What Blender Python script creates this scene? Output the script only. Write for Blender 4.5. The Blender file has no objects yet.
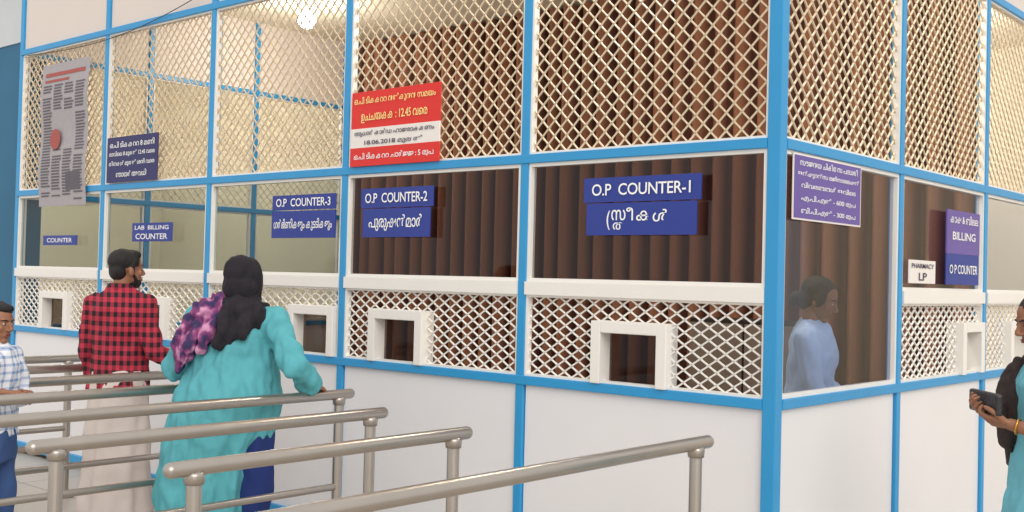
import bpy, bmesh, math, random
from mathutils import Vector, Matrix, noise
random.seed(3)
scene = bpy.context.scene
scene.view_settings.view_transform = 'Standard'
scene.view_settings.exposure = 0.0
COL = scene.collection

# ------------------------------------------------------------------ materials
def new_mat(name):
    m = bpy.data.materials.new(name); m.use_nodes = True
    nt = m.node_tree; b = nt.nodes['Principled BSDF']
    return m, nt, b
def srgb(r, g, b):
    f = lambda c: (c/255/12.92) if c/255 <= 0.04045 else ((c/255+0.055)/1.055)**2.4
    return (f(r), f(g), f(b), 1)
def mat(name, rgb, rough=0.5, metal=0.0, var=0.08, scale=6.0, bump=0.0, bscale=40, spec=0.5, coord='Object', stretch=(1,1,1)):
    m, nt, b = new_mat(name)
    N = nt.nodes; L = nt.links
    tc = N.new('ShaderNodeTexCoord'); mp = N.new('ShaderNodeMapping')
    mp.inputs['Scale'].default_value = stretch
    L.new(tc.outputs[coord], mp.inputs['Vector'])
    no = N.new('ShaderNodeTexNoise'); no.inputs['Scale'].default_value = scale
    no.inputs['Detail'].default_value = 4
    L.new(mp.outputs[0], no.inputs['Vector'])
    mr = N.new('ShaderNodeMapRange')
    mr.inputs['To Min'].default_value = 1-var; mr.inputs['To Max'].default_value = 1+var
    L.new(no.outputs['Fac'], mr.inputs['Value'])
    mx = N.new('ShaderNodeVectorMath'); mx.operation = 'SCALE'
    c = srgb(*rgb); mx.inputs[0].default_value = c[:3]
    L.new(mr.outputs[0], mx.inputs['Scale'])
    L.new(mx.outputs[0], b.inputs['Base Color'])
    b.inputs['Roughness'].default_value = rough
    b.inputs['Metallic'].default_value = metal
    b.inputs['Specular IOR Level'].default_value = spec
    if bump > 0:
        n2 = N.new('ShaderNodeTexNoise'); n2.inputs['Scale'].default_value = bscale
        L.new(mp.outputs[0], n2.inputs['Vector'])
        bp = N.new('ShaderNodeBump'); bp.inputs['Strength'].default_value = bump
        bp.inputs['Distance'].default_value = 0.02
        L.new(n2.outputs['Fac'], bp.inputs['Height'])
        L.new(bp.outputs[0], b.inputs['Normal'])
    return m
def plaid(name, base, line, period, frac, rough=0.85, extra=None):
    m, nt, b = new_mat(name); N = nt.nodes; L = nt.links
    tc = N.new('ShaderNodeTexCoord'); sp = N.new('ShaderNodeSeparateXYZ')
    L.new(tc.outputs['Object'], sp.inputs[0])
    add = N.new('ShaderNodeMath'); add.operation = 'ADD'
    L.new(sp.outputs['X'], add.inputs[0]); L.new(sp.outputs['Y'], add.inputs[1])
    def stripe(sock):
        d = N.new('ShaderNodeMath'); d.operation = 'DIVIDE'; d.inputs[1].default_value = period
        L.new(sock, d.inputs[0])
        f = N.new('ShaderNodeMath'); f.operation = 'FRACT'; L.new(d.outputs[0], f.inputs[0])
        g = N.new('ShaderNodeMath'); g.operation = 'LESS_THAN'; g.inputs[1].default_value = frac
        L.new(f.outputs[0], g.inputs[0]); return g.outputs[0]
    a = stripe(add.outputs[0]); c = stripe(sp.outputs['Z'])
    s = N.new('ShaderNodeMath'); s.operation = 'ADD'; L.new(a, s.inputs[0]); L.new(c, s.inputs[1])
    h = N.new('ShaderNodeMath'); h.operation = 'MULTIPLY'; h.inputs[1].default_value = 0.5
    L.new(s.outputs[0], h.inputs[0])
    mx = N.new('ShaderNodeMix'); mx.data_type = 'RGBA'
    mx.inputs['A'].default_value = srgb(*base); mx.inputs['B'].default_value = srgb(*line)
    L.new(h.outputs[0], mx.inputs['Factor']); L.new(mx.outputs['Result'], b.inputs['Base Color'])
    b.inputs['Roughness'].default_value = rough
    return m
def glass(name, tint, refl=0.10):
    m = bpy.data.materials.new(name); m.use_nodes = True
    nt = m.node_tree; N = nt.nodes; L = nt.links
    N.remove(N['Principled BSDF'])
    t = N.new('ShaderNodeBsdfTransparent'); t.inputs[0].default_value = (*tint, 1)
    g = N.new('ShaderNodeBsdfGlossy'); g.inputs['Roughness'].default_value = 0.04
    lw = N.new('ShaderNodeLayerWeight'); lw.inputs[0].default_value = 0.25
    mr = N.new('ShaderNodeMapRange'); mr.inputs['To Min'].default_value = refl*0.4; mr.inputs['To Max'].default_value = refl*3
    L.new(lw.outputs['Fresnel'], mr.inputs['Value'])
    mx = N.new('ShaderNodeMixShader')
    L.new(mr.outputs[0], mx.inputs[0]); L.new(t.outputs[0], mx.inputs[1]); L.new(g.outputs[0], mx.inputs[2])
    L.new(mx.outputs[0], N['Material Output'].inputs[0])
    return m

M = dict(
 blue=mat('blue_paint', (44,150,208), 0.4, var=0.06),
 white=mat('white_frame', (238,234,228), 0.4, var=0.03),
 panel=mat('white_laminate', (232,230,232), 0.3, var=0.03, scale=2),
 mesh=mat('mesh_paint', (218,200,172), 0.5, var=0.10),
 cream=mat('cream_wall', (236,226,204), 0.8, var=0.04, scale=2),
 cream2=mat('cream_board', (222,210,202), 0.6, var=0.04, scale=2),
 teal=mat('teal_wall', (44,104,138), 0.7, var=0.15, scale=2),
 greywall=mat('grey_wall', (200,205,208), 0.7, var=0.05),
 steel=mat('brushed_steel', (180,172,164), 0.3, metal=0.85, var=0.08, scale=10),
 dark=mat('dark_interior', (38,26,22), 0.8),
 desk=mat('desk_top', (120,104,92), 0.5),
 signblue=mat('sign_blue', (38,58,146), 0.5, var=0.05),
 signpurple=mat('sign_purple', (104,84,160), 0.5, var=0.05),
 signnavy=mat('sign_navy', (42,40,98), 0.5, var=0.05),
 signred=mat('sign_red', (222,42,34), 0.5, var=0.04),
 signwhite=mat('sign_white', (236,230,224), 0.5, var=0.03),
 txtwhite=mat('text_white', (248,248,248), 0.5, var=0.0),
 txtyellow=mat('text_yellow', (250,230,150), 0.5, var=0.0),
 txtdark=mat('text_dark', (60,50,80), 0.5, var=0.0),
 paper=mat('newsprint', (170,164,168), 0.8, var=0.08, scale=30),
 ink=mat('news_ink', (104,98,106), 0.8),
 redink=mat('red_ink', (170,90,84), 0.8),
 skin=mat('skin', (150,102,76), 0.5, var=0.06, scale=12),
 lip=mat('lips', (128,66,58), 0.45),
 eyew=mat('eye_white', (210,202,194), 0.25, var=0),
 iris=mat('iris', (30,18,12), 0.15, var=0),
 hair=mat('black_hair', (24,20,20), 0.55, var=0.4, scale=8, stretch=(8,8,1), bump=0.5, bscale=30),
 teal_k=mat('teal_kurta', (88,170,180), 0.85, var=0.12, scale=8, bump=0.6, bscale=10),
 black_s=mat('black_scarf', (34,30,38), 0.9, var=0.2, bump=0.4, bscale=14),
 navy=mat('navy_trouser', (26,48,112), 0.85, bump=0.3, bscale=12),
 mundu=mat('white_mundu', (212,200,194), 0.9, var=0.04, bump=0.25, bscale=10),
 jeans=mat('blue_jeans', (60,88,140), 0.85, var=0.15),
 paleblue=mat('pale_blue_uniform', (190,212,236), 0.85, bump=0.3, bscale=12),
 ltteal=mat('light_teal_dress', (110,184,200), 0.85, var=0.1, bump=0.3, bscale=12),
 maroon=mat('dark_shawl', (58,46,44), 0.9, var=0.5, scale=20, bump=0.4, bscale=16),
 gold=mat('gold_bangle', (214,160,70), 0.3, metal=0.9),
 purse=mat('black_purse', (44,40,44), 0.35, bump=0.2, bscale=60),
 sandal=mat('brown_sandal', (70,44,30), 0.7),
 rubber=mat('black_cable', (60,54,50), 0.6),
)
# curtain: tan with maroon-brown stripes in the fold recesses, fold shade painted in
m, nt, b = new_mat('brown_curtain'); N = nt.nodes; L = nt.links
tc = N.new('ShaderNodeTexCoord'); sp = N.new('ShaderNodeSeparateXYZ'); L.new(tc.outputs['Object'], sp.inputs[0])
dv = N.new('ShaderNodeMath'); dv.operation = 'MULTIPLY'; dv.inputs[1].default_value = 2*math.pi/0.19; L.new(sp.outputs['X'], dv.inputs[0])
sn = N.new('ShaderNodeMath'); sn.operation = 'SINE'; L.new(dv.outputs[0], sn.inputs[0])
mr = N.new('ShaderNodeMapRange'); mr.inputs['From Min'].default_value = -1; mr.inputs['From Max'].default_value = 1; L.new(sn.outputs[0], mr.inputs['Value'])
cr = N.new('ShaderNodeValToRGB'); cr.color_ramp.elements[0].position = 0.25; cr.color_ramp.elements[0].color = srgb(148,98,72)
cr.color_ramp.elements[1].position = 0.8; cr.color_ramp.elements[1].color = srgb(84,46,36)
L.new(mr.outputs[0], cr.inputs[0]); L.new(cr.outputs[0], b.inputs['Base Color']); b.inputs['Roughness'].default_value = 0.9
M['curtain'] = m
M['plaid_red'] = plaid('red_black_plaid', (190,50,72), (26,18,28), 0.056, 0.5)
M['plaid_blue'] = plaid('blue_white_check', (236,238,244), (120,150,200), 0.045, 0.35)
M['glassL'] = glass('tinted_glass', (0.47,0.46,0.48), 0.08)
M['glassF'] = glass('clear_front_glass', (0.62,0.68,0.68), 0.10)
M['glassR'] = glass('side_glass', (0.62,0.67,0.80), 0.18)
M['glassE'] = glass('end_glass', (0.85,0.88,0.88), 0.06)
m, nt, b = new_mat('purple_shawl'); N = nt.nodes; L = nt.links
tc = N.new('ShaderNodeTexCoord'); no = N.new('ShaderNodeTexNoise'); no.inputs['Scale'].default_value = 14
L.new(tc.outputs['Object'], no.inputs['Vector']); cr = N.new('ShaderNodeValToRGB')
cr.color_ramp.elements[0].position = 0.42; cr.color_ramp.elements[0].color = srgb(60,48,92)
cr.color_ramp.elements[1].position = 0.68; cr.color_ramp.elements[1].color = srgb(210,150,186)
e = cr.color_ramp.elements.new(0.54); e.color = srgb(140,66,120)
L.new(no.outputs['Fac'], cr.inputs[0]); L.new(cr.outputs[0], b.inputs['Base Color']); b.inputs['Roughness'].default_value = 0.9
M['shawl'] = m
m, nt, b = new_mat('floor_tile'); N = nt.nodes; L = nt.links
tc = N.new('ShaderNodeTexCoord'); br = N.new('ShaderNodeTexBrick'); br.offset = 0
br.inputs['Scale'].default_value = 1.0; br.inputs['Brick Width'].default_value = 0.6; br.inputs['Row Height'].default_value = 0.6
br.inputs['Mortar Size'].default_value = 0.006
br.inputs['Color1'].default_value = srgb(196,186,174); br.inputs['Color2'].default_value = srgb(188,178,166); br.inputs['Mortar'].default_value = srgb(134,124,114)
L.new(tc.outputs['Object'], br.inputs['Vector']); L.new(br.outputs['Color'], b.inputs['Base Color']); b.inputs['Roughness'].default_value = 0.35
M['floor'] = m
m = bpy.data.materials.new('lamp_glow'); m.use_nodes = True
nt = m.node_tree; b = nt.nodes['Principled BSDF']; b.inputs['Emission Color'].default_value = (1,0.97,0.88,1); b.inputs['Emission Strength'].default_value = 20
M['glow'] = m

# ------------------------------------------------------------------ helpers
def empty(name, loc=(0,0,0), rotz=0, scale=1):
    o = bpy.data.objects.new(name, None); COL.objects.link(o)
    o.location = loc; o.rotation_euler = (0,0,rotz); o.scale = (scale,)*3
    o.empty_display_size = 0.2
    return o
def obj_from_bm(bm, name, material, parent=None, smooth=False):
    me = bpy.data.meshes.new(name); bmesh.ops.recalc_face_normals(bm, faces=bm.faces); bm.to_mesh(me); bm.free()
    o = bpy.data.objects.new(name, me); COL.objects.link(o)
    me.materials.append(material)
    if smooth: me.shade_smooth()
    if parent: o.parent = parent
    return o
def bm_box(bm, x0,x1,y0,y1,z0,z1):
    vs = [bm.verts.new(p) for p in [(x0,y0,z0),(x1,y0,z0),(x1,y1,z0),(x0,y1,z0),(x0,y0,z1),(x1,y0,z1),(x1,y1,z1),(x0,y1,z1)]]
    for f in [(0,3,2,1),(4,5,6,7),(0,1,5,4),(1,2,6,5),(2,3,7,6),(3,0,4,7)]:
        bm.faces.new([vs[i] for i in f])
def boxes(name, lst, material, parent=None, bevel=0.0):
    bm = bmesh.new()
    for b in lst:
        bm_box(bm, *b)
    o = obj_from_bm(bm, name, material, parent)
    if bevel:
        md = o.modifiers.new('bevel','BEVEL'); md.width = bevel; md.segments = 2
    return o
def frame_of(d):
    d = Vector(d).normalized()
    a = Vector((0,0,1)) if abs(d.z) < 0.9 else Vector((1,0,0))
    u = d.cross(a).normalized(); v = d.cross(u).normalized()
    return d,u,v
def bm_rings(bm, rings):
    vr = [[bm.verts.new(p) for p in r] for r in rings]
    n = len(vr[0])
    for a, b in zip(vr, vr[1:]):
        for i in range(n):
            bm.faces.new((a[i], a[(i+1)%n], b[(i+1)%n], b[i]))
    bm.faces.new(vr[0][::-1]); bm.faces.new(vr[-1])
def bm_cap(bm, p1, r1, p2, r2, n=16):
    p1 = Vector(p1); p2 = Vector(p2); d = p2-p1; ln = d.length
    if ln < 1e-6: d = Vector((0,0,1))
    d,u,v = frame_of(d); rings = []
    K = 5
    def ring(c, r): return [c + (u*math.cos(2*math.pi*i/n) + v*math.sin(2*math.pi*i/n))*r for i in range(n)]
    for k in range(K):
        a = math.pi/2*(1-(k+0.15)/K)
        rings.append(ring(p1 - d*r1*math.sin(a), r1*math.cos(a)))
    rings.append(ring(p1, r1)); 
    if ln > 1e-6: rings.append(ring(p2, r2))
    for k in range(K-1,-1,-1):
        a = math.pi/2*(1-(k+0.15)/K)
        rings.append(ring(p2 + d*r2*math.sin(a), r2*math.cos(a)))
    bm_rings(bm, rings)
def bm_ell(bm, c, r, rot=None):
    mtx = Matrix.Translation(Vector(c))
    if rot is not None: mtx = mtx @ rot.to_4x4()
    mtx = mtx @ Matrix.Diagonal((r[0],r[1],r[2],1))
    bmesh.ops.create_uvsphere(bm, u_segments=24, v_segments=16, radius=1, matrix=mtx)
def bm_loft(bm, rows, n=72):
    rings = []
    for row in rows:
        z,cx,cy,rx,ry = row[:5]; amp = row[5] if len(row) > 5 else 0; k = row[6] if len(row) > 6 else 9
        r = []
        for i in range(n):
            a = 2*math.pi*i/n
            w = 1 + amp*(math.sin(k*a) + 0.5*math.sin((k*1.0+4)*a+1.3))
            r.append(Vector((cx+rx*w*math.cos(a), cy+ry*w*math.sin(a), z)))
        rings.append(r)
    bm_rings(bm, rings)
WS = bpy.data.scenes.new('workbench_tmp'); VL = WS.view_layers[0]
def blob(name, parts, voxel, material, parent, smooth=3, fold=0.0, ffreq=9, xf=None, sub=False):
    bm = bmesh.new()
    for p in parts:
        k = p[0]
        if k == 'cap': bm_cap(bm, *p[1:])
        elif k == 'chain':
            for a, b in zip(p[1], p[1][1:]): bm_cap(bm, a[0], a[1], b[0], b[1])
        elif k == 'ell': bm_ell(bm, *p[1:])
        elif k == 'loft': bm_loft(bm, p[1])
    if xf is not None: bmesh.ops.transform(bm, matrix=xf, verts=bm.verts)
    bmesh.ops.recalc_face_normals(bm, faces=bm.faces)
    me = bpy.data.meshes.new('tmp'); bm.to_mesh(me); bm.free()
    t = bpy.data.objects.new('tmp', me); WS.collection.objects.link(t)
    r = t.modifiers.new('r','REMESH'); r.mode = 'VOXEL'; r.voxel_size = voxel; r.use_smooth_shade = True
    if smooth:
        s = t.modifiers.new('s','SMOOTH'); s.iterations = smooth; s.factor = 0.5
    VL.update(); dg = VL.depsgraph
    out = bpy.data.meshes.new_from_object(t.evaluated_get(dg))
    bpy.data.objects.remove(t); bpy.data.meshes.remove(me)
    if fold:
        cs = [v.co.copy() for v in out.vertices]; ns = [v.normal.copy() for v in out.vertices]
        flat = []
        for c, nn in zip(cs, ns):
            q = Vector((c.x*ffreq, c.y*ffreq, c.z*ffreq*0.45))
            r_ = c + nn*fold*(noise.noise(q) + 0.5*noise.noise(q*2.1+Vector((3,1,5))))
            flat.extend(r_)
        out.vertices.foreach_set('co', flat); out.update()
    out.materials.clear(); out.materials.append(material)
    out.shade_smooth()
    out.name = name
    o = bpy.data.objects.new(name, out); COL.objects.link(o)
    if parent: o.parent = parent
    return o

# ------------------------------------------------------------------ people
def hand_parts(w, d, n, th, curl=0.5, sc=1.0):
    w = Vector(w); d = Vector(d).normalized(); n = (Vector(n) - d*Vector(n).dot(d)).normalized()
    th = Vector(th); th = (th - d*th.dot(d) - n*th.dot(n)).normalized()
    P = []
    lens = [0.070,0.078,0.072,0.056]; kn = [0.086,0.090,0.085,0.076]
    for i in range(4):
        lat = (0.031-0.0205*i)*sc
        k = w + d*kn[i]*sc + th*lat
        P.append(('chain',[(w+th*lat*0.55+d*0.005,0.0145*sc),(w+d*0.045*sc+th*lat*0.9,0.014*sc),(k,0.0105*sc)]))
        ang = 0; p = k; ch = [(p,0.0098*sc)]
        for j,(fr,r) in enumerate([(0.45,0.0088),(0.31,0.0080),(0.24,0.0070)]):
            ang += curl*(0.55+0.35*j+0.06*i)
            dd = d*math.cos(ang)+n*math.sin(ang)
            p = p + dd*lens[i]*fr*sc; ch.append((p,r*sc))
        P.append(('chain',ch))
    b0 = w+d*0.018*sc+th*0.022*sc; b1 = b0+(d*0.6+th*0.75+n*0.25).normalized()*0.042*sc
    b2 = b1+(d*0.85+th*0.35+n*0.4*curl).normalized()*0.032*sc; b3 = b2+(d*0.95+n*0.5*curl).normalized()*0.024*sc
    P.append(('chain',[(b0,0.016*sc),(b1,0.0125*sc),(b2,0.0108*sc),(b3,0.0085*sc)]))
    return P

def person(name, loc, rotz, scale, top, arms, lower, head, topmat, fem=False, skin=None):
    root = empty(name, loc, rotz, scale); skin = skin or M['skin']
    hc = Vector(head.get('c',(0,0.02,1.505)))
    R = Matrix.Rotation(head.get('yaw',0),4,'Z') @ Matrix.Rotation(head.get('pitch',0),4,'X')
    HX = Matrix.Translation(hc) @ R
    jw = 0.92 if fem else 1.0
    hp = [('ell',(0,-0.012,0.034),(0.074,0.093,0.078)),('ell',(0,0.018,-0.022),(0.060*jw,0.068,0.078)),
          ('ell',(0,0.03,-0.055),(0.050*jw,0.052,0.045)),('ell',(0,0.062,-0.092),(0.024,0.020,0.018)),
          ('cap',(0,0.082,0.014),0.008,(0,0.103,-0.020),0.0105),('ell',(0.010,0.094,-0.027),(0.009,0.010,0.007)),('ell',(-0.010,0.094,-0.027),(0.009,0.010,0.007)),
          ('ell',(0,0.066,0.030),(0.050,0.018,0.013)),('ell',(0.036,0.056,-0.020),(0.022,0.022,0.024)),('ell',(-0.036,0.056,-0.020),(0.022,0.022,0.024)),
          ('ell',(0.075,-0.006,-0.008),(0.010,0.018,0.030)),('ell',(-0.075,-0.006,-0.008),(0.010,0.018,0.030)),
          ('ell',(0.031,0.066,0.010),(0.016,0.014,0.011)),('ell',(-0.031,0.066,0.010),(0.016,0.014,0.011)),
          ('ell',(0,0.076,-0.055),(0.024,0.014,0.013))]
    blob('head', hp, 0.004, skin, root, 3, xf=HX)
    nk = Vector((0,-0.005,1.33)); ht = HX @ Vector((0,-0.025,-0.06))
    blob('neck',[('cap',ht,0.050*jw,nk,0.058*jw),('ell',(0,0,1.325),(0.11,0.055,0.04))],0.008,skin,root,3)
    for sx in (1,-1):
        for nm_,c_,r_,mt_ in (('eye',(0.031*sx,0.0735,0.008),(0.0118,0.0085,0.0058),M['eyew']),('iris',(0.031*sx,0.0795,0.008),(0.0054,0.0035,0.0054),M['iris'])):
            bm = bmesh.new(); bm_ell(bm,c_,r_); bmesh.ops.transform(bm,matrix=HX,verts=bm.verts); obj_from_bm(bm,nm_,mt_,root,True)
        bm = bmesh.new()
        bm_cap(bm,(0.014*sx,0.084,0.026),0.003,(0.032*sx,0.081,0.031),0.0038,10); bm_cap(bm,(0.032*sx,0.081,0.031),0.0038,(0.050*sx,0.068,0.026),0.0025,10)
        bmesh.ops.transform(bm,matrix=HX,verts=bm.verts); obj_from_bm(bm,'eyebrow',M['hair'],root,True)
    bm = bmesh.new(); bm_ell(bm,(0,0.086,-0.052),(0.021,0.008,0.0048)); bm_ell(bm,(0,0.086,-0.060),(0.018,0.008,0.0055))
    bmesh.ops.transform(bm,matrix=HX,verts=bm.verts); obj_from_bm(bm,'lips',M['lip'],root,True)
    for nm,mt,parts,vx,fo in head['hair']:
        blob(nm,parts,vx,mt,root,3,fold=fo,ffreq=16,xf=HX)
    tp = [('loft',top)]
    for a in arms:
        S,E,Wr = Vector(a['S']),Vector(a['E']),Vector(a['W'])
        rs = a.get('r',(0.066,0.050,0.042))
        sl = a.get('sleeve','long')
        inner = Vector((S.x*0.55,0,S.z+0.01))
        if sl == 'long':
            we = E.lerp(Wr,0.93)
            tp.append(('chain',[(inner,0.062),(S,rs[0]),(E,rs[1]),(we,rs[2])]))
        elif sl == 'mid':
            we = E.lerp(Wr,0.35)
            tp.append(('chain',[(inner,0.062),(S,rs[0]),(E,rs[1]),(we,rs[2])]))
        else:
            we = S.lerp(E,0.75)
            tp.append(('chain',[(inner,0.062),(S,rs[0]),(we,rs[1]+0.006)]))
    blob('top_garment',tp,0.009,topmat,root,2,fold=head.get('fold',0.020),ffreq=14)
    for k,a in enumerate(arms):
        S,E,Wr = Vector(a['S']),Vector(a['E']),Vector(a['W'])
        ps = [('chain',[(S.lerp(E,0.6),0.038),(E,0.036),(E.lerp(Wr,0.35),0.036),(Wr,0.0235)])]
        ps += hand_parts(Wr,a['hd'],a['hn'],a['th'],a.get('curl',0.5),0.95)
        blob('arm_%d'%(k+1),ps,0.0034,skin,root,2)
    lower(root)
    for sx in (1,-1):
        fx = 0.10*sx
        blob('foot_%d'%(1 if sx>0 else 2),[('chain',[((fx,-0.03,0.10),0.040),((fx,-0.02,0.06),0.042),((fx,0.06,0.045),0.034),((fx,0.13,0.034),0.028)]),
             ('ell',(fx,-0.045,0.045),(0.034,0.036,0.032))]+[('cap',(fx+sx*(-0.028+0.014*j),0.145,0.026),0.011,(fx+sx*(-0.028+0.014*j),0.185-0.009*j,0.022),0.009) for j in range(5)],0.006,skin,root,2)
        bm = bmesh.new(); bm_loft(bm,[(0.0,fx,0.055,0.046,0.145),(0.018,fx,0.055,0.048,0.147)],32); obj_from_bm(bm,'sandal_sole_%d'%(1 if sx>0 else 2),M['sandal'],root)
    return root

def low_trousers(mt, r0=0.088, r1=0.058, top_z=0.86, x1=0.095):
    def f(root):
        ps=[('loft',[(top_z-0.12,0,0,0.15,0.115),(top_z,0,0,0.16,0.12),(top_z+0.08,0,0,0.15,0.11)])]
        for sx in (1,-1):
            ps.append(('chain',[((x1*0.9*sx,0,top_z-0.06),r0),((x1*sx,0.01,0.48),r0*0.85),((0.10*sx,-0.02,0.12),r1)]))
        blob('trousers',ps,0.011,mt,root,3,fold=0.014,ffreq=12)
    return f
def low_skirt(mt, z0=0.08, z1=0.95, rx0=0.24, ry0=0.2, rx1=0.165, ry1=0.125, amp=0.05):
    def f(root):
        rows=[]
        for i in range(9):
            t=i/8; z=z0+(z1-z0)*t
            rows.append((z,0,0,rx0+(rx1-rx0)*t**0.8,ry0+(ry1-ry0)*t**0.8,amp*(1-t),8))
        blob('skirt',[('loft',rows)],0.011,mt,root,2,fold=0.016,ffreq=10)
    return f
short_hair = [('hair',M['hair'],[('ell',(0,-0.022,0.050),(0.081,0.094,0.077)),('ell',(0,-0.055,0.0),(0.070,0.052,0.070)),('ell',(0,0.03,0.088),(0.055,0.05,0.034)),
               ('cap',(0.073,0.0,0.02),0.014,(0.072,0.012,-0.01),0.008),('cap',(-0.073,0.0,0.02),0.014,(-0.072,0.012,-0.01),0.008)],0.005,0.008)]
beard = ('beard',M['hair'],[('ell',(0,0.036,-0.074),(0.053,0.050,0.034)),('cap',(0.064,0.015,-0.03),0.009,(0.045,0.045,-0.075),0.011),('cap',(-0.064,0.015,-0.03),0.009,(-0.045,0.045,-0.075),0.011),('cap',(0.02,0.088,-0.043),0.004,(-0.02,0.088,-0.043),0.004)],0.005,0.002)
bun_hair = [('hair',M['hair'],[('ell',(0,-0.024,0.044),(0.082,0.096,0.080)),('ell',(0,-0.06,-0.015),(0.068,0.050,0.075)),('ell',(0,-0.12,-0.045),(0.042,0.036,0.045)),('ell',(0.066,-0.0,0.01),(0.018,0.04,0.05)),('ell',(-0.066,-0.0,0.01),(0.018,0.04,0.05))],0.005,0.004)]

kurta = [(0.34,-0.115,-0.04,0.245,0.24,0.05,9),(0.50,-0.11,-0.04,0.245,0.24,0.045,9),(0.66,-0.09,-0.035,0.25,0.24,0.035,9),(0.78,-0.05,-0.03,0.275,0.235,0.022,9),(0.90,-0.02,-0.02,0.275,0.225,0.01,9),(1.03,0,-0.01,0.235,0.19),
         (1.12,0,0,0.215,0.165),(1.24,0,0,0.215,0.15),(1.32,0,0,0.185,0.12),(1.37,0,0,0.10,0.08),(1.40,0,0,0.06,0.06)]
scarf = [('head_scarf',M['black_s'],[('ell',(0,-0.022,0.036),(0.092,0.108,0.094)),('ell',(0,-0.045,-0.03),(0.088,0.085,0.10)),('cap',(0.06,0.0,0.03),0.03,(0.05,0.02,-0.10),0.038),('cap',(-0.06,0.0,0.03),0.03,(-0.05,0.02,-0.10),0.038),
          ('ell',(0,-0.02,-0.125),(0.105,0.095,0.065))],0.006,0.016)]
w1 = person('woman',(-2.375,-1.0,0),math.radians(22),0.975,kurta,[
    dict(S=(0.205,0,1.29),E=(0.38,-0.07,1.09),W=(0.40,0.05,0.985),hd=(0.1,1,-0.28),hn=(0,-0.25,-1),th=(-1,0,0),curl=0.5,sleeve='long',r=(0.082,0.066,0.055)),
    dict(S=(-0.205,0,1.29),E=(-0.33,-0.02,1.05),W=(-0.18,0.19,1.02),hd=(0.9,0.5,0.1),hn=(0,-1,0),th=(0,0,1),curl=0.6,sleeve='long',r=(0.082,0.07,0.055))],
    low_trousers(M['navy'],0.115,0.07,x1=0.115),dict(c=(0.02,0.02,1.50),yaw=0.15,hair=scarf,fold=0.028),M['teal_k'],fem=True)
blob('scarf_drape',[('chain',[((-0.06,-0.06,1.375),0.055),((0.06,-0.08,1.355),0.065),((0.15,-0.07,1.32),0.06)]),
     ('chain',[((0.02,-0.10,1.34),0.06),((0.05,-0.14,1.25),0.055),((0.0,-0.17,1.18),0.03)]),('chain',[((0.13,-0.09,1.32),0.055),((0.12,-0.14,1.24),0.04)]),
     ('chain',[((0.12,0.03,1.35),0.05),((0.06,0.12,1.28),0.05),((0.0,0.14,1.2),0.04)])],0.008,M['black_s'],w1,2,fold=0.028,ffreq=20)
blob('shawl',[('chain',[((0.0,-0.06,1.395),0.042),((-0.10,-0.08,1.365),0.048),((-0.19,-0.08,1.30),0.05),((-0.235,-0.12,1.20),0.046),((-0.25,-0.13,1.12),0.032),((-0.255,-0.13,1.04),0.018)]),
     ('chain',[((-0.05,-0.11,1.35),0.04),((-0.12,-0.145,1.25),0.045),((-0.17,-0.165,1.14),0.035),((-0.20,-0.175,1.06),0.018)]),
     ('chain',[((-0.04,-0.13,1.32),0.03),((-0.06,-0.165,1.22),0.032),((-0.09,-0.18,1.14),0.018)]),
     ('chain',[((-0.16,0.02,1.36),0.04),((-0.22,0.09,1.25),0.045),((-0.21,0.13,1.12),0.03)])],0.008,M['shawl'],w1,2,fold=0.034,ffreq=24)

shirt = [(0.80,0,0,0.19,0.14,0.015,7),(0.90,0,0,0.182,0.135),(1.02,0,0,0.175,0.128),(1.15,0,0,0.188,0.132),(1.27,0,0,0.195,0.132),(1.34,0,0,0.165,0.11),(1.385,0,0,0.10,0.08),(1.415,0,-0.005,0.067,0.064)]
mn = person('man',(-3.78,-0.82,0),math.radians(16),0.995,shirt,[
    dict(S=(0.19,0,1.30),E=(0.28,-0.02,1.03),W=(0.27,0.20,0.95),hd=(0,1,-0.1),hn=(-0.3,0,-1),th=(-1,0,0),curl=0.5,sleeve='long',r=(0.068,0.055,0.046)),
    dict(S=(-0.19,0,1.30),E=(-0.245,-0.02,1.02),W=(-0.24,0.08,0.79),hd=(0,0.3,-1),hn=(1,0,0),th=(0,1,0),curl=0.5,sleeve='long',r=(0.068,0.055,0.046))],
    low_skirt(M['mundu'],0.09,0.92,0.235,0.19,0.18,0.135,0.045),dict(c=(0.02,0.02,1.505),yaw=-0.4,hair=short_hair+[beard]),M['plaid_red'])
bm = bmesh.new(); bm_loft(bm,[(1.375,0,-0.005,0.082,0.075),(1.42,0,-0.01,0.070,0.068),(1.425,0,-0.01,0.062,0.06),(1.38,0,-0.005,0.066,0.06)],40); obj_from_bm(bm,'collar',M['plaid_red'],mn,True)

cshirt = [(0.86,0,0,0.17,0.125,0.01,7),(1.02,0,0,0.155,0.115),(1.15,0,0,0.165,0.115),(1.27,0,0,0.175,0.115),(1.34,0,0,0.155,0.095),(1.385,0,0,0.09,0.07),(1.41,0,-0.005,0.062,0.06)]
ch = person('child',(-3.03,-1.89,0),math.radians(-62),0.82,cshirt,[
    dict(S=(0.165,0,1.31),E=(0.22,0.02,1.06),W=(0.20,0.22,1.135),hd=(-0.1,1,0.0),hn=(0,0,-1),th=(-1,0,0),curl=0.55,sleeve='mid',r=(0.064,0.056,0.05)),
    dict(S=(-0.165,0,1.31),E=(-0.21,0.03,1.06),W=(-0.06,0.20,1.10),hd=(0.8,0.6,0.0),hn=(0,-0.7,-0.7),th=(0,0.3,1),curl=0.55,sleeve='mid',r=(0.064,0.056,0.05))],
    low_trousers(M['jeans'],0.09,0.065,0.84),dict(yaw=-0.1,pitch=-0.15,hair=short_hair),M['plaid_blue'])

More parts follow.
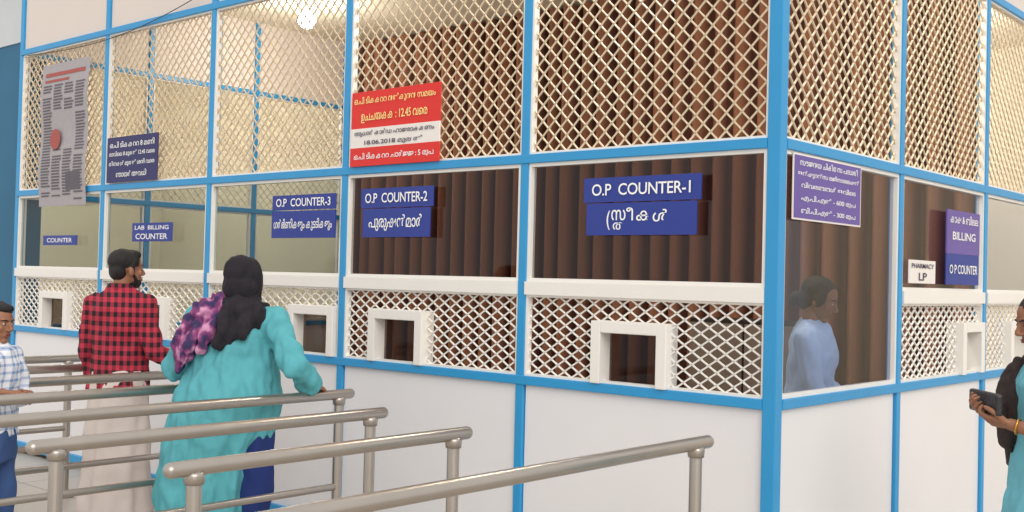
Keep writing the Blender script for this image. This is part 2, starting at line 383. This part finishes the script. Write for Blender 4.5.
ctop = [(0.72,0,0,0.18,0.14,0.01,7),(0.90,0,0,0.17,0.135),(1.05,0,0,0.155,0.12),(1.20,0,0.01,0.165,0.13),(1.30,0,0,0.165,0.11),(1.36,0,0,0.10,0.08),(1.40,0,0,0.055,0.055)]
ck = person('woman',(-0.36,1.10,0),math.radians(-75),0.955,ctop,[
    dict(S=(0.165,0,1.29),E=(0.20,0.06,1.03),W=(0.12,0.22,0.88),hd=(-0.2,0.8,-0.5),hn=(0,-0.5,-1),th=(-1,0,0),curl=0.5,sleeve='mid',r=(0.064,0.052,0.046)),
    dict(S=(-0.165,0,1.29),E=(-0.22,0.04,1.03),W=(-0.10,0.22,0.90),hd=(0.2,0.8,-0.5),hn=(0,-0.5,-1),th=(1,0,0),curl=0.5,sleeve='mid',r=(0.064,0.052,0.046))],
    low_skirt(M['navy'],0.10,0.85,0.2,0.17,0.16,0.12,0.04),dict(c=(0,0.04,1.50),pitch=-0.38,hair=bun_hair),M['paleblue'],fem=True)

rtop = [(0.70,0,0,0.235,0.19,0.03,7),(0.86,0,0,0.215,0.165,0.02,7),(1.0,0,0,0.19,0.145),(1.12,0,0,0.185,0.145),(1.24,0,0.01,0.19,0.145),(1.32,0,0,0.17,0.11),(1.37,0,0,0.10,0.08),(1.40,0,0,0.06,0.058)]
rw = person('woman',(1.04,0.26,0),math.radians(132),0.925,rtop,[
    dict(S=(0.175,0,1.30),E=(0.24,0.02,1.04),W=(0.13,0.22,1.11),hd=(-0.45,0.8,0.25),hn=(-0.6,0,0.7),th=(0.3,0.2,1),curl=0.75,sleeve='mid',r=(0.066,0.056,0.05)),
    dict(S=(-0.175,0,1.30),E=(-0.24,0.02,1.04),W=(-0.06,0.22,1.09),hd=(0.6,0.7,0.1),hn=(0.5,0,0.7),th=(0.3,0.2,1),curl=0.75,sleeve='mid',r=(0.066,0.056,0.05))],
    low_skirt(M['ltteal'],0.08,0.95,0.27,0.23,0.17,0.13,0.05),dict(c=(0.02,0.065,1.50),hair=bun_hair,pitch=-0.3),M['ltteal'],fem=True)
boxes('purse',[(-0.08,0.18,0.255,0.285,1.12,1.21)],M['purse'],rw,0.01)
blob('dark_shawl',[('chain',[((-0.14,-0.03,1.34),0.06),((0.0,-0.07,1.36),0.065),((0.13,-0.03,1.34),0.07),((0.19,0.04,1.27),0.065),((0.20,0.07,1.13),0.06),((0.19,0.08,1.0),0.055),((0.17,0.10,0.92),0.035)]),
    ('chain',[((0.12,0.08,1.30),0.06),((0.11,0.13,1.15),0.06),((0.10,0.13,1.0),0.05)]),
    ('chain',[((0.0,-0.10,1.32),0.06),((0.0,-0.12,1.15),0.06),((0.0,-0.13,1.0),0.05)]),('chain',[((0.12,-0.06,1.32),0.07),((0.14,-0.08,1.15),0.07),((0.13,-0.08,0.98),0.05)])],0.009,M['maroon'],rw,2,fold=0.028,ffreq=18)
for k,(A_,B_) in enumerate([((0.13,0.22,1.11),(0.24,0.02,1.04)),((-0.06,0.22,1.09),(-0.24,0.02,1.04))]):
    A_=Vector(A_);B_=Vector(B_); wp=A_.lerp(B_,0.12)
    bm = bmesh.new(); d_,u_,v_ = frame_of(A_-B_)
    ring=[wp+(u_*math.cos(a)+v_*math.sin(a))*0.031 for a in [2*math.pi*i/20 for i in range(20)]]
    for a,c in zip(ring,ring[1:]+ring[:1]): bm_cap(bm,a,0.004,c,0.004,8)
    obj_from_bm(bm,'bangle_%d'%(k+1),M['gold'],rw,True)
bpy.data.scenes.remove(WS)

# ------------------------------------------------------------------ room
W = 1.37; WR = 1.28; TOP = 3.95
ZB, ZM, ZT = 1.0, 2.10, 3.26
XL = -5*W
YB = 3.45
boxes('floor', [(-14,9,-9,10,-0.1,0)], M['floor'])
boxes('ceiling', [(XL-4.2,0.06,-0.06,8,TOP,TOP+0.12)], M['cream'])
V=[];Fc=[]; n = 560; x0, x1 = XL+0.05, -0.36
for i in range(n+1):
    x = x0+(x1-x0)*i/n
    y = YB + 0.065*math.sin(x*2*math.pi/0.19) + 0.02*math.sin(x*2*math.pi/0.41+1)
    V += [(x,y,0.02),(x,y,TOP-0.02)]
    if i: Fc.append((2*i-2,2*i,2*i+1,2*i-1))
me = bpy.data.meshes.new('curtain'); me.from_pydata(V,[],Fc); me.shade_smooth(); me.materials.append(M['curtain'])
COL.objects.link(bpy.data.objects.new('curtain',me))
boxes('wall_back', [(XL,-0.36,YB+0.14,YB+0.2,0,TOP)], M['dark'])
boxes('wall_rear', [(XL-4.0,3.5,7.4,7.5,0,TOP)], M['cream'])
boxes('wall_far_left', [(XL-4.1,XL-4.0,0.3,8,0,TOP)], M['cream'])
boxes('wall_corridor', [(XL-4.0,XL-0.04,YB+0.3,YB+0.4,0,TOP)], M['cream'])
boxes('wall_left', [(XL-4.1,XL-0.035,0.04,0.2,0,3.38)], M['teal'])
boxes('wall_left_upper', [(XL-4.1,XL-0.035,0.03,0.2,3.38,TOP)], M['greywall'])
# ------------------------------------------------------------------ booth
booth = empty('ticket_counter_booth')
def Lbox(s0,s1,y0,y1,z0,z1): return (-s1,-s0,y0,y1,z0,z1)
PW = 0.05
posts = []; 
for i in range(1,6):
    s = i*W
    posts.append((-s-PW/2,-s+PW/2,-0.03,0.03,0,TOP))
posts.append((-0.03,0.032,-0.032,0.03,0,TOP))
RB = [0, WR, 2*WR, 3*WR, 4*WR]
for s in RB[1:]:
    posts.append((-0.03,0.03,s-PW/2,s+PW/2,0,TOP))
EB = [1.15, 2.3, 3.42]
for s in EB:
    posts.append((XL-0.03,XL+0.03,s-PW/2,s+PW/2,0,TOP))
boxes('posts', posts, M['blue'], booth, 0.004)
rails = []
for z,h in [(ZB,0.045),(ZM,0.045),(ZT,0.045),(0.06,0.06)]:
    rails.append((XL,-0.03,-0.036,0.026,z-h/2,z+h/2))
    rails.append((-0.026,0.036,0.03,4*WR,z-h/2,z+h/2))
    rails.append((XL-0.026,XL+0.034,0,YB,z-h/2,z+h/2))
boxes('rails', rails, M['blue'], booth, 0.004)
lp = []; tb = []
for i in range(5):
    lp.append(Lbox(i*W+0.03,(i+1)*W-0.03,-0.012,0.012,0.09,ZB-0.02))
    tb.append(Lbox(i*W+0.03,(i+1)*W-0.03,-0.012,0.012,ZT+0.02,TOP))
for i in range(4):
    lp.append((-0.012,0.012,i*WR+0.03,(i+1)*WR-0.03,0.09,ZB-0.02))
    tb.append((-0.012,0.012,i*WR+0.03,(i+1)*WR-0.03,ZT+0.02,TOP))
for a,b_ in zip([0]+EB, EB):
    lp.append((XL-0.012,XL+0.012,a+0.03,b_-0.03,0.09,ZB-0.02))
    tb.append((XL-0.012,XL+0.012,a+0.03,b_-0.03,ZT+0.02,TOP))
boxes('lower_panels', lp, M['panel'], booth)
boxes('upper_boards', tb, M['cream2'], booth)

wf = []
def wframeL(s0,s1,z0,z1,t=0.018,y0=-0.022,y1=0.015):
    wf.extend([Lbox(s0,s1,y0,y1,z0,z0+t),Lbox(s0,s1,y0,y1,z1-t,z1),Lbox(s0,s0+t,y0,y1,z0+t,z1-t),Lbox(s1-t,s1,y0,y1,z0+t,z1-t)])
def wframeR(s0,s1,z0,z1,t=0.018,x=0.0,d0=0.022,d1=0.015):
    wf.extend([(x-d1,x+d0,s0,s1,z0,z0+t),(x-d1,x+d0,s0,s1,z1-t,z1),(x-d1,x+d0,s0,s0+t,z0+t,z1-t),(x-d1,x+d0,s1-t,s1,z0+t,z1-t)])
ZS0, ZS1 = 1.425, 1.49
for i in range(5):
    a = i*W+(0.03 if i==0 else 0.025); b_ = (i+1)*W-0.025
    wframeL(a,b_,ZS1,ZM-0.022)
    wframeL(a,b_,ZM+0.022,ZT-0.022,0.012)
    wframeL(a,b_,ZB+0.022,ZS0,0.012)
    wf.append(Lbox(a,b_,-0.038,0.03,ZS0,ZS1))
for i in range(4):
    a = i*WR+(0.03 if i==0 else 0.025); b_ = (i+1)*WR-0.025
    wframeR(a,b_,ZM+0.022,ZT-0.022,0.012)
    if i == 0: wframeR(a,b_,ZB+0.022,ZM-0.022)
    else:
        wframeR(a,b_,ZS1,ZM-0.022); wframeR(a,b_,ZB+0.022,ZS0,0.012)
        wf.append((-0.03,0.038,a,b_,ZS0,ZS1))
for a,b_ in zip([0]+EB, EB):
    wframeR(a+0.03,b_-0.03,ZM+0.022,ZT-0.022,0.012,x=XL); wframeR(a+0.03,b_-0.03,ZB+0.022,ZM-0.022,x=XL)
boxes('white_frames', wf, M['white'], booth)

gl = [];gr=[];ge=[]
for i in range(5):
    gl.append(Lbox(i*W+0.03,(i+1)*W-0.03,-0.002,0.002,ZS1,ZM-0.02))
for i in range(4):
    gr.append((-0.002,0.002,i*WR+0.03,(i+1)*WR-0.03,(ZB if i==0 else ZS1),ZM-0.02))
for a,b_ in zip([0]+EB, EB):
    ge.append((XL-0.002,XL+0.002,a+0.03,b_-0.03,ZB,ZM-0.02))
def panes(name, lst, material, axis):
    bm = bmesh.new()
    for (x0,x1,y0,y1,z0,z1) in lst:
        ym = (y0+y1)/2
        if axis == 'y': ps = [(x0,ym,z0),(x1,ym,z0),(x1,ym,z1),(x0,ym,z1)]
        else:
            xm = (x0+x1)/2; ps = [(xm,y0,z0),(xm,y1,z0),(xm,y1,z1),(xm,y0,z1)]
        bm.faces.new([bm.verts.new(p) for p in ps])
    return obj_from_bm(bm, name, material, booth)
panes('glass_front_tinted', gl[:2], M['glassL'], 'y')
panes('glass_front_clear', gl[2:], M['glassF'], 'y')
panes('glass_side', gr, M['glassR'], 'x')
panes('glass_end', ge, M['glassE'], 'x')

def strands(V, Fc, a0, a1, z0, z1, px, pz, w, mapf, holes=None):
    n = int((a1-a0)/(px/2)); px2 = (a1-a0)/n
    hw = w/2; t = 0.004
    per = 6
    m = max(1, round((z1-z0)/pz)); dz = (z1-z0)/m/per
    def tri(k):
        ph = (k % per)/per
        v = 4*abs(ph-0.5)-1
        return max(-0.92,min(0.92,v*1.05))
    for i in range(n+1):
        c = a0+px2*i; sg = 1 if i%2==0 else -1
        prev = None
        for k in range(m*per+1):
            z = z0+dz*k
            a = c + sg*tri(k)*px2*0.5*1.06
            a = min(max(a,a0),a1)
            if holes and any(h[0]<a<h[1] and h[2]<z<h[3] for h in holes):
                prev = None; continue
            q = len(V)
            V.extend([mapf(a-hw,z,-t), mapf(a+hw,z,-t), mapf(a+hw,z,t), mapf(a-hw,z,t)])
            if prev is not None:
                for j in range(4):
                    Fc.append((prev+j,prev+(j+1)%4,q+(j+1)%4,q+j))
            prev = q
def mesh_obj(name, V, Fc, material, parent):
    me = bpy.data.meshes.new(name); me.from_pydata(V,[],Fc); me.materials.append(material)
    o = bpy.data.objects.new(name,me); COL.objects.link(o); o.parent = parent; return o
fL = lambda a,z,d: (-a,d,z)
fR = lambda a,z,d: (-d,a,z)
fE = lambda a,z,d: (XL+d,a,z)
hatchL = [(0.71,0.42),(2.27,0.43),(3.0,0.42),(4.78,0.42),(6.15,0.44)]
hatchR = [(2.33,0.36),(3.2,0.4)]
HZ = 1.315; HT = 0.055
V=[];Fc=[]
for i in range(5):
    a = i*W+0.035; b_ = (i+1)*W-0.03
    strands(V,Fc,a,b_,ZM+0.03,ZT-0.03,0.076,0.078,0.009,fL)
for i in range(4):
    a = i*WR+0.035; b_ = (i+1)*WR-0.03
    strands(V,Fc,a,b_,ZM+0.03,ZT-0.03,0.080,0.078,0.0085,fR)
for a,b_ in zip([0]+EB, EB):
    strands(V,Fc,a+0.03,b_-0.03,ZM+0.03,ZT-0.03,0.080,0.082,0.008,fE)
mesh_obj('upper_wire_mesh',V,Fc,M['mesh'],booth)
V=[];Fc=[]
for i in range(5):
    a = i*W+0.035; b_ = (i+1)*W-0.03
    strands(V,Fc,a,b_,ZB+0.03,ZS0-0.005,0.082,0.060,0.012,fL,[(c-w/2+0.02,c+w/2-0.02,ZB,HZ-0.02) for c,w in hatchL])
for i in range(1,4):
    a = i*WR+0.03; b_ = (i+1)*WR-0.03
    strands(V,Fc,a,b_,ZB+0.03,ZS0-0.005,0.082,0.060,0.012,fR,[(c-w/2+0.02,c+w/2-0.02,ZB,HZ-0.02) for c,w in hatchR])
mesh_obj('lower_wire_mesh',V,Fc,M['white'],booth)
hb = []; hp_ = []
t = HT
for c,w in hatchL:
    a,b_ = c-w/2,c+w/2
    hb += [Lbox(a,a+t,-0.05,0.05,ZB+0.022,HZ),Lbox(b_-t,b_,-0.05,0.05,ZB+0.022,HZ),Lbox(a+t,b_-t,-0.05,0.05,HZ-t,HZ)]
    hp_.append(Lbox(a+t,b_-t,0.03,0.035,ZB+0.022,HZ-t))
for c,w in hatchR:
    a,b_ = c-w/2,c+w/2
    hb += [(-0.05,0.05,a,a+t,ZB+0.022,HZ),(-0.05,0.05,b_-t,b_,ZB+0.022,HZ),(-0.05,0.05,a+t,b_-t,HZ-t,HZ)]
boxes('ticket_hatches', hb, M['white'], booth, 0.004)
M['shadeH'] = glass('hatch_shade_tint', (0.26,0.22,0.21), 0.05)
panes('hatch_shade_sheets', hp_, M['shadeH'], 'y')  # added dark sheets, their tint standing in for shade inside the openings
boxes('service_desk', [(XL+0.1,-0.1,0.06,0.62,0.72,0.76),(XL+0.1,-0.1,0.6,0.62,0,0.72),(-0.5,-0.06,1.75,2.9,0.72,0.76)], M['desk'], booth)
cab = empty('storage_cabinet', (-1.7,3.0,0))
boxes('body',[(-0.45,0.45,-0.2,0.2,0.0,1.25)],M['dark'],cab,0.01)
boxes('doors',[(-0.44,-0.01,-0.215,-0.2,0.08,1.22),(0.01,0.44,-0.215,-0.2,0.08,1.22)],M['desk'],cab,0.004)
boxes('handles',[(-0.05,-0.035,-0.235,-0.215,0.6,0.75),(0.035,0.05,-0.235,-0.215,0.6,0.75)],M['steel'],cab)

def ceiling_lamp_or_fill(x,y,e):
    lamp = empty('ceiling_lamp_or_fill', (x,y,TOP))
    bm = bmesh.new(); bm_ell(bm,(0,0,-0.17),(0.085,0.085,0.085)); obj_from_bm(bm,'bulb',M['glow'],lamp,True)
    bm = bmesh.new(); bm_cap(bm,(0,0,-0.02),0.035,(0,0,-0.09),0.025); bm_loft(bm,[(-0.025,0,0,0.09,0.09),(0,0,0,0.1,0.1)]); obj_from_bm(bm,'holder',M['white'],lamp,True)
    ld = bpy.data.lights.new('bulb_or_fill_light','POINT'); ld.energy = e; ld.color = (1,0.94,0.84); ld.shadow_soft_size = 0.1
    lo = bpy.data.objects.new('bulb_or_fill_light',ld); COL.objects.link(lo); lo.parent = lamp; lo.location = (0,0,-0.38)
ceiling_lamp_or_fill(-5.7,2.0,40)
ceiling_lamp_or_fill(-1.0,1.2,75)  # fill lamp, added to brighten the clerk and the curtain
ceiling_lamp_or_fill(XL-2.0,1.8,85)  # added fill that lifts the corridor beyond the end wall
ceiling_lamp_or_fill(-1.6,5.6,100)  # unseen fill, added so the room behind the booth looks bright
bm = bmesh.new()
pts = [Vector((-6.7+ (3.2)*t, -0.05, 3.22+0.30*t-0.25*math.sin(math.pi*t)*0.6)) for t in [i/14 for i in range(15)]]
for a,c in zip(pts,pts[1:]): bm_cap(bm,a,0.003,c,0.003,8)
obj_from_bm(bm,'hanging_cable',M['rubber'],booth,True)

# ------------------------------------------------------------------ signs
def ml(s):
    """visual-order Malayalam for an unshaped font: drop viramas, move pre-base vowel signs"""
    s = s.replace('\u0d4d\u200d','').replace('\u0d4d','')
    out = []
    for ch in s:
        if ch in '\u0d46\u0d47\u0d48' and out: out.insert(len(out)-1, ch)
        elif ch == '\u0d4a' and out: out.insert(len(out)-1,'\u0d46'); out.append('\u0d3e')
        elif ch == '\u0d4b' and out: out.insert(len(out)-1,'\u0d47'); out.append('\u0d3e')
        else: out.append(ch)
    return ''.join(out)
def text_mesh(body, size_w, size_h, material, parent, name, wall, a_c, z_c, off, xs=1.0):
    cu = bpy.data.curves.new(name,'FONT'); cu.body = ml(body); cu.align_x = 'CENTER'; cu.align_y = 'CENTER'; cu.size = 1
    cu.offset = 0.010; cu.resolution_u = 3; cu.space_character = 0.96
    t = bpy.data.objects.new('tmpt',cu)
    me = t.to_mesh().copy(); bpy.data.objects.remove(t)
    if not me.vertices: return
    xs_ = [v.co.x for v in me.vertices]; ys_ = [v.co.y for v in me.vertices]
    wx = max(xs_)-min(xs_); hy = max(ys_)-min(ys_); cx = (max(xs_)+min(xs_))/2; cy = (max(ys_)+min(ys_))/2
    for v in me.vertices:
        x = (v.co.x-cx)/wx*size_w; y = (v.co.y-cy)/hy*size_h
        v.co = (a_c+x, off, z_c+y) if wall == 'L' else (off, a_c+x, z_c+y)
    me.materials.clear(); me.materials.append(material)
    o = bpy.data.objects.new(name,me); COL.objects.link(o); o.parent = parent
def sign(name, wall, a0, a1, plates, texts, off=0.045, th=0.006):
    e_ = empty(name)
    for k,(z0,z1,mt,ins) in enumerate(plates):
        of = off + 0.002*k
        if wall == 'L': b = (a0+ins,a1-ins,-of-th/2,-off+th/2,z0,z1)
        else: b = (off-th/2,of+th/2,a0+ins,a1-ins,z0,z1)
        boxes('plate_%d'%(k+1),[b],mt,e_)
    for k,tx in enumerate(texts):
        s,fw,zc,h,mt = tx[:5]; dx = tx[5] if len(tx) > 5 else 0
        o2 = (off+0.002*len(plates)+th/2+0.001)
        text_mesh(s,(a1-a0)*fw,h,mt,e_,'lettering_%d'%(k+1),wall,(a0+a1)/2+dx,zc,-o2 if wall=='L' else o2)
    return e_
TW = M['txtwhite']
sign('counter_sign','L',-0.98,-0.335,[(1.87,1.985,M['signblue'],0),(1.715,1.865,M['signblue'],0.02)],
     [('O.P  COUNTER-1',0.84,1.928,0.055,TW),('സ',0.125,1.808,0.05,TW,-0.115),('ത',0.095,1.757,0.034,TW,-0.115),('(',0.03,1.785,0.09,TW,-0.172),('ീ',0.06,1.812,0.06,TW,-0.052),('ക',0.125,1.803,0.046,TW,0.025),('ൾ',0.125,1.803,0.056,TW,0.115)])
sign('counter_sign','L',-2.57,-1.99,[(1.88,1.99,M['signblue'],0),(1.715,1.875,M['signblue'],0.02)],
     [('O.P  COUNTER-2',0.86,1.935,0.055,TW),('പുരുഷൻമാർ',0.74,1.795,0.09,TW)])
sign('counter_sign','L',-3.39,-2.79,[(1.885,1.975,M['signblue'],0),(1.715,1.878,M['signblue'],0.0)],
     [('O.P  COUNTER-3',0.86,1.93,0.05,TW),('ഗർഭിണികളും കുട്ടികളും',0.92,1.795,0.075,TW)])
sign('counter_sign','L',-5.01,-4.50,[(1.70,1.83,M['signblue'],0)],[('LAB  BILLING',0.85,1.797,0.03,TW),('COUNTER',0.8,1.735,0.04,TW)])
sign('counter_sign','L',-6.33,-5.80,[(1.675,1.75,M['signblue'],0)],[('COUNTER',0.75,1.713,0.035,TW)])
sign('notice_sign','L',-5.39,-4.71,[(2.13,2.46,M['signnavy'],0)],
     [('ഒ.പി ടിക്കറ്റ് 8 മണി',0.88,2.405,0.045,TW),('രാവിലെ 8 മുതൽ 12.45 വരെ',0.9,2.335,0.045,TW),('തിങ്കൾ മുതൽ ശനി വരെ',0.9,2.265,0.045,TW),('ഞായർ അവധി',0.6,2.19,0.045,TW)])
sign('ticket_time_notice','L',-2.67,-1.955,[(2.335,2.545,M['signred'],0),(2.225,2.335,M['signwhite'],0),(2.12,2.225,M['signred'],0)],
     [('ഒ.പി ടിക്കറ്റ് നൽകുന്ന സമയം',0.92,2.49,0.05,M['txtyellow']),('ഉച്ചയ്ക്ക് : 12.45 വരെ',0.75,2.395,0.06,M['txtyellow']),
      ('ആധാർ കാർഡ് ഹാജരാക്കണം',0.9,2.305,0.035,M['txtdark']),('18.06.2018 മുതൽ',0.66,2.25,0.035,M['txtdark']),('ഒ.പി ടിക്കറ്റ് ചാർജ്ജ് : 5 രൂപ',0.9,2.172,0.045,TW)])
sign('insurance_notice','R',0.09,0.78,[(1.785,2.07,M['signwhite'],0),(1.793,2.062,M['signpurple'],0.010)],
     [('സൗജന്യ ചികിത്സ പദ്ധതി',0.85,2.035,0.03,TW),('ഇൻഷുറൻസ് രജിസ്ട്രേഷൻ',0.9,1.985,0.03,TW),('വിവരങ്ങൾ ഇവിടെ',0.8,1.935,0.03,TW),('എ.പി.എൽ - 600 രൂപ',0.8,1.88,0.032,TW),('ബി.പി.എൽ - 300 രൂപ',0.8,1.825,0.032,TW)],off=0.028,th=0.004)
sign('billing_counter_sign','R',1.86,2.38,[(1.53,1.70,M['signblue'],0),(1.70,1.94,M['signpurple'],0)],
     [('കാഷ് & ബില്ല്',0.85,1.895,0.05,TW),('BILLING',0.7,1.80,0.045,TW),('O P COUNTER',0.85,1.615,0.05,TW)])
sign('pharmacy_sign','R',1.34,1.70,[(1.53,1.65,M['signwhite'],0)],[('PHARMACY',0.85,1.62,0.025,M['txtdark']),('LP',0.3,1.565,0.04,M['txtdark'])])
po = empty('newspaper_poster')
PX0, PX1 = -6.42, -5.68
NZ = 40
ysh = lambda z: -0.048-0.016*math.sin((z-1.98)/1.12*math.pi*2.0)**2
bm = bmesh.new(); prev=None
for i in range(NZ+1):
    z = 1.98+1.12*i/NZ
    a = bm.verts.new((PX0,ysh(z),z)); c = bm.verts.new((PX1,ysh(z),z))
    if prev: bm.faces.new((prev[0],prev[1],c,a))
    prev=(a,c)
obj_from_bm(bm,'sheet',M['paper'],po,True)
bm = bmesh.new()
def ink_q(bm,xa,xb,za,zb):
    y1_=ysh(za)-0.003; y2_=ysh(zb)-0.003
    bm.faces.new([bm.verts.new(p) for p in [(xa,y1_,za),(xb,y1_,za),(xb,y2_,zb),(xa,y2_,zb)]])
for c in range(4):
    x = PX0+0.045+0.17*c
    z = 2.92
    while z > 2.04:
        if not (c in (1,2) and 2.42 < z < 2.72):
            if random.random() < 0.1: z -= 0.03
            ink_q(bm,x,x+0.115+0.03*random.random(),z,z+0.012)
        z -= 0.023
ink_q(bm,PX0+0.44,PX0+0.66,2.10,2.24)
obj_from_bm(bm,'print_lines',M['ink'],po)
bm = bmesh.new(); ink_q(bm,PX0+0.06,PX1-0.06,3.0,3.03); ink_q(bm,PX0+0.06,PX1-0.3,2.955,2.975)
obj_from_bm(bm,'headline',M['redink'],po)
bm = bmesh.new(); cx_,cz_=(PX0+0.27,2.50)
bm.faces.new([bm.verts.new((cx_+0.08*math.cos(2*math.pi*i/32),-0.068,cz_+0.08*math.sin(2*math.pi*i/32))) for i in range(32)])
obj_from_bm(bm,'emblem',M['redink'],po)

# ------------------------------------------------------------------ queue railings
def railing(s, d0, d1, posts_d):
    bm = bmesh.new(); r = 0.025; h = 0.905
    x = -s
    bm_cap(bm,(x,-d0,h),r,(x,-d1,h),r,20)
    bm_cap(bm,(x,-posts_d[0],0.45),r*0.7,(x,-posts_d[-1],0.45),r*0.7,16)
    for p in posts_d:
        bm_cap(bm,(x,-p,0.02),r*0.95,(x,-p,h-0.005),r*0.95,20)
        bm_loft(bm,[(0.0,x,-p,0.06,0.06),(0.012,x,-p,0.06,0.06),(0.018,x,-p,0.045,0.045),(0.05,x,-p,0.03,0.03)],24)
        bm_loft(bm,[(h-0.05,x,-p,0.03,0.03),(h-0.02,x,-p,0.033,0.033),(h-0.012,x,-p,0.028,0.028)],24)
    return obj_from_bm(bm,'queue_railing',M['steel'],None,True)
railing(-0.04,0.58,2.75,[0.66,2.65])
railing(0.70,1.12,2.40,[1.19,2.32])
railing(1.36,0.95,2.50,[1.02,2.42])
railing(2.04,0.55,2.52,[0.62,2.44])
railing(2.72,0.55,2.52,[0.62,2.44])
railing(3.40,0.55,2.52,[0.62,2.44])
railing(4.08,0.55,2.52,[0.62,2.44])
railing(4.76,0.55,2.52,[0.62,2.44])

# ------------------------------------------------------------------ lights
w = bpy.data.worlds.new('world'); scene.world = w; w.use_nodes = True
bg = w.node_tree.nodes['Background']; bg.inputs[0].default_value = (1.0,0.98,0.955,1); bg.inputs[1].default_value = 0.93
sd = bpy.data.lights.new('soft_sun','SUN'); sd.energy = 1.45; sd.angle = math.radians(40); sd.color = (1,0.96,0.90)
so = bpy.data.objects.new('soft_sun',sd); COL.objects.link(so)
so.rotation_euler = Vector((-0.8,0.5,-0.6)).to_track_quat('-Z','Y').to_euler()

# ------------------------------------------------------------------ camera
cam = bpy.data.cameras.new('camera'); co = bpy.data.objects.new('camera',cam); COL.objects.link(co)
cam.sensor_width = 36; cam.lens = 1114/1024*36
f0 = Vector((-0.656,0.755,0)).normalized(); p = math.atan(23/1114)
F = f0*math.cos(p)+Vector((0,0,math.sin(p)))
Rv = F.cross(Vector((0,0,1))).normalized(); U = Rv.cross(F)
th = math.radians(1.43)
R2 = Rv*math.cos(th)+U*math.sin(th); U2 = U*math.cos(th)-Rv*math.sin(th)
mt = Matrix((R2,U2,-F)).transposed().to_4x4(); mt.translation = Vector((2.236,-4.258,1.5))
co.matrix_world = mt
scene.camera = co
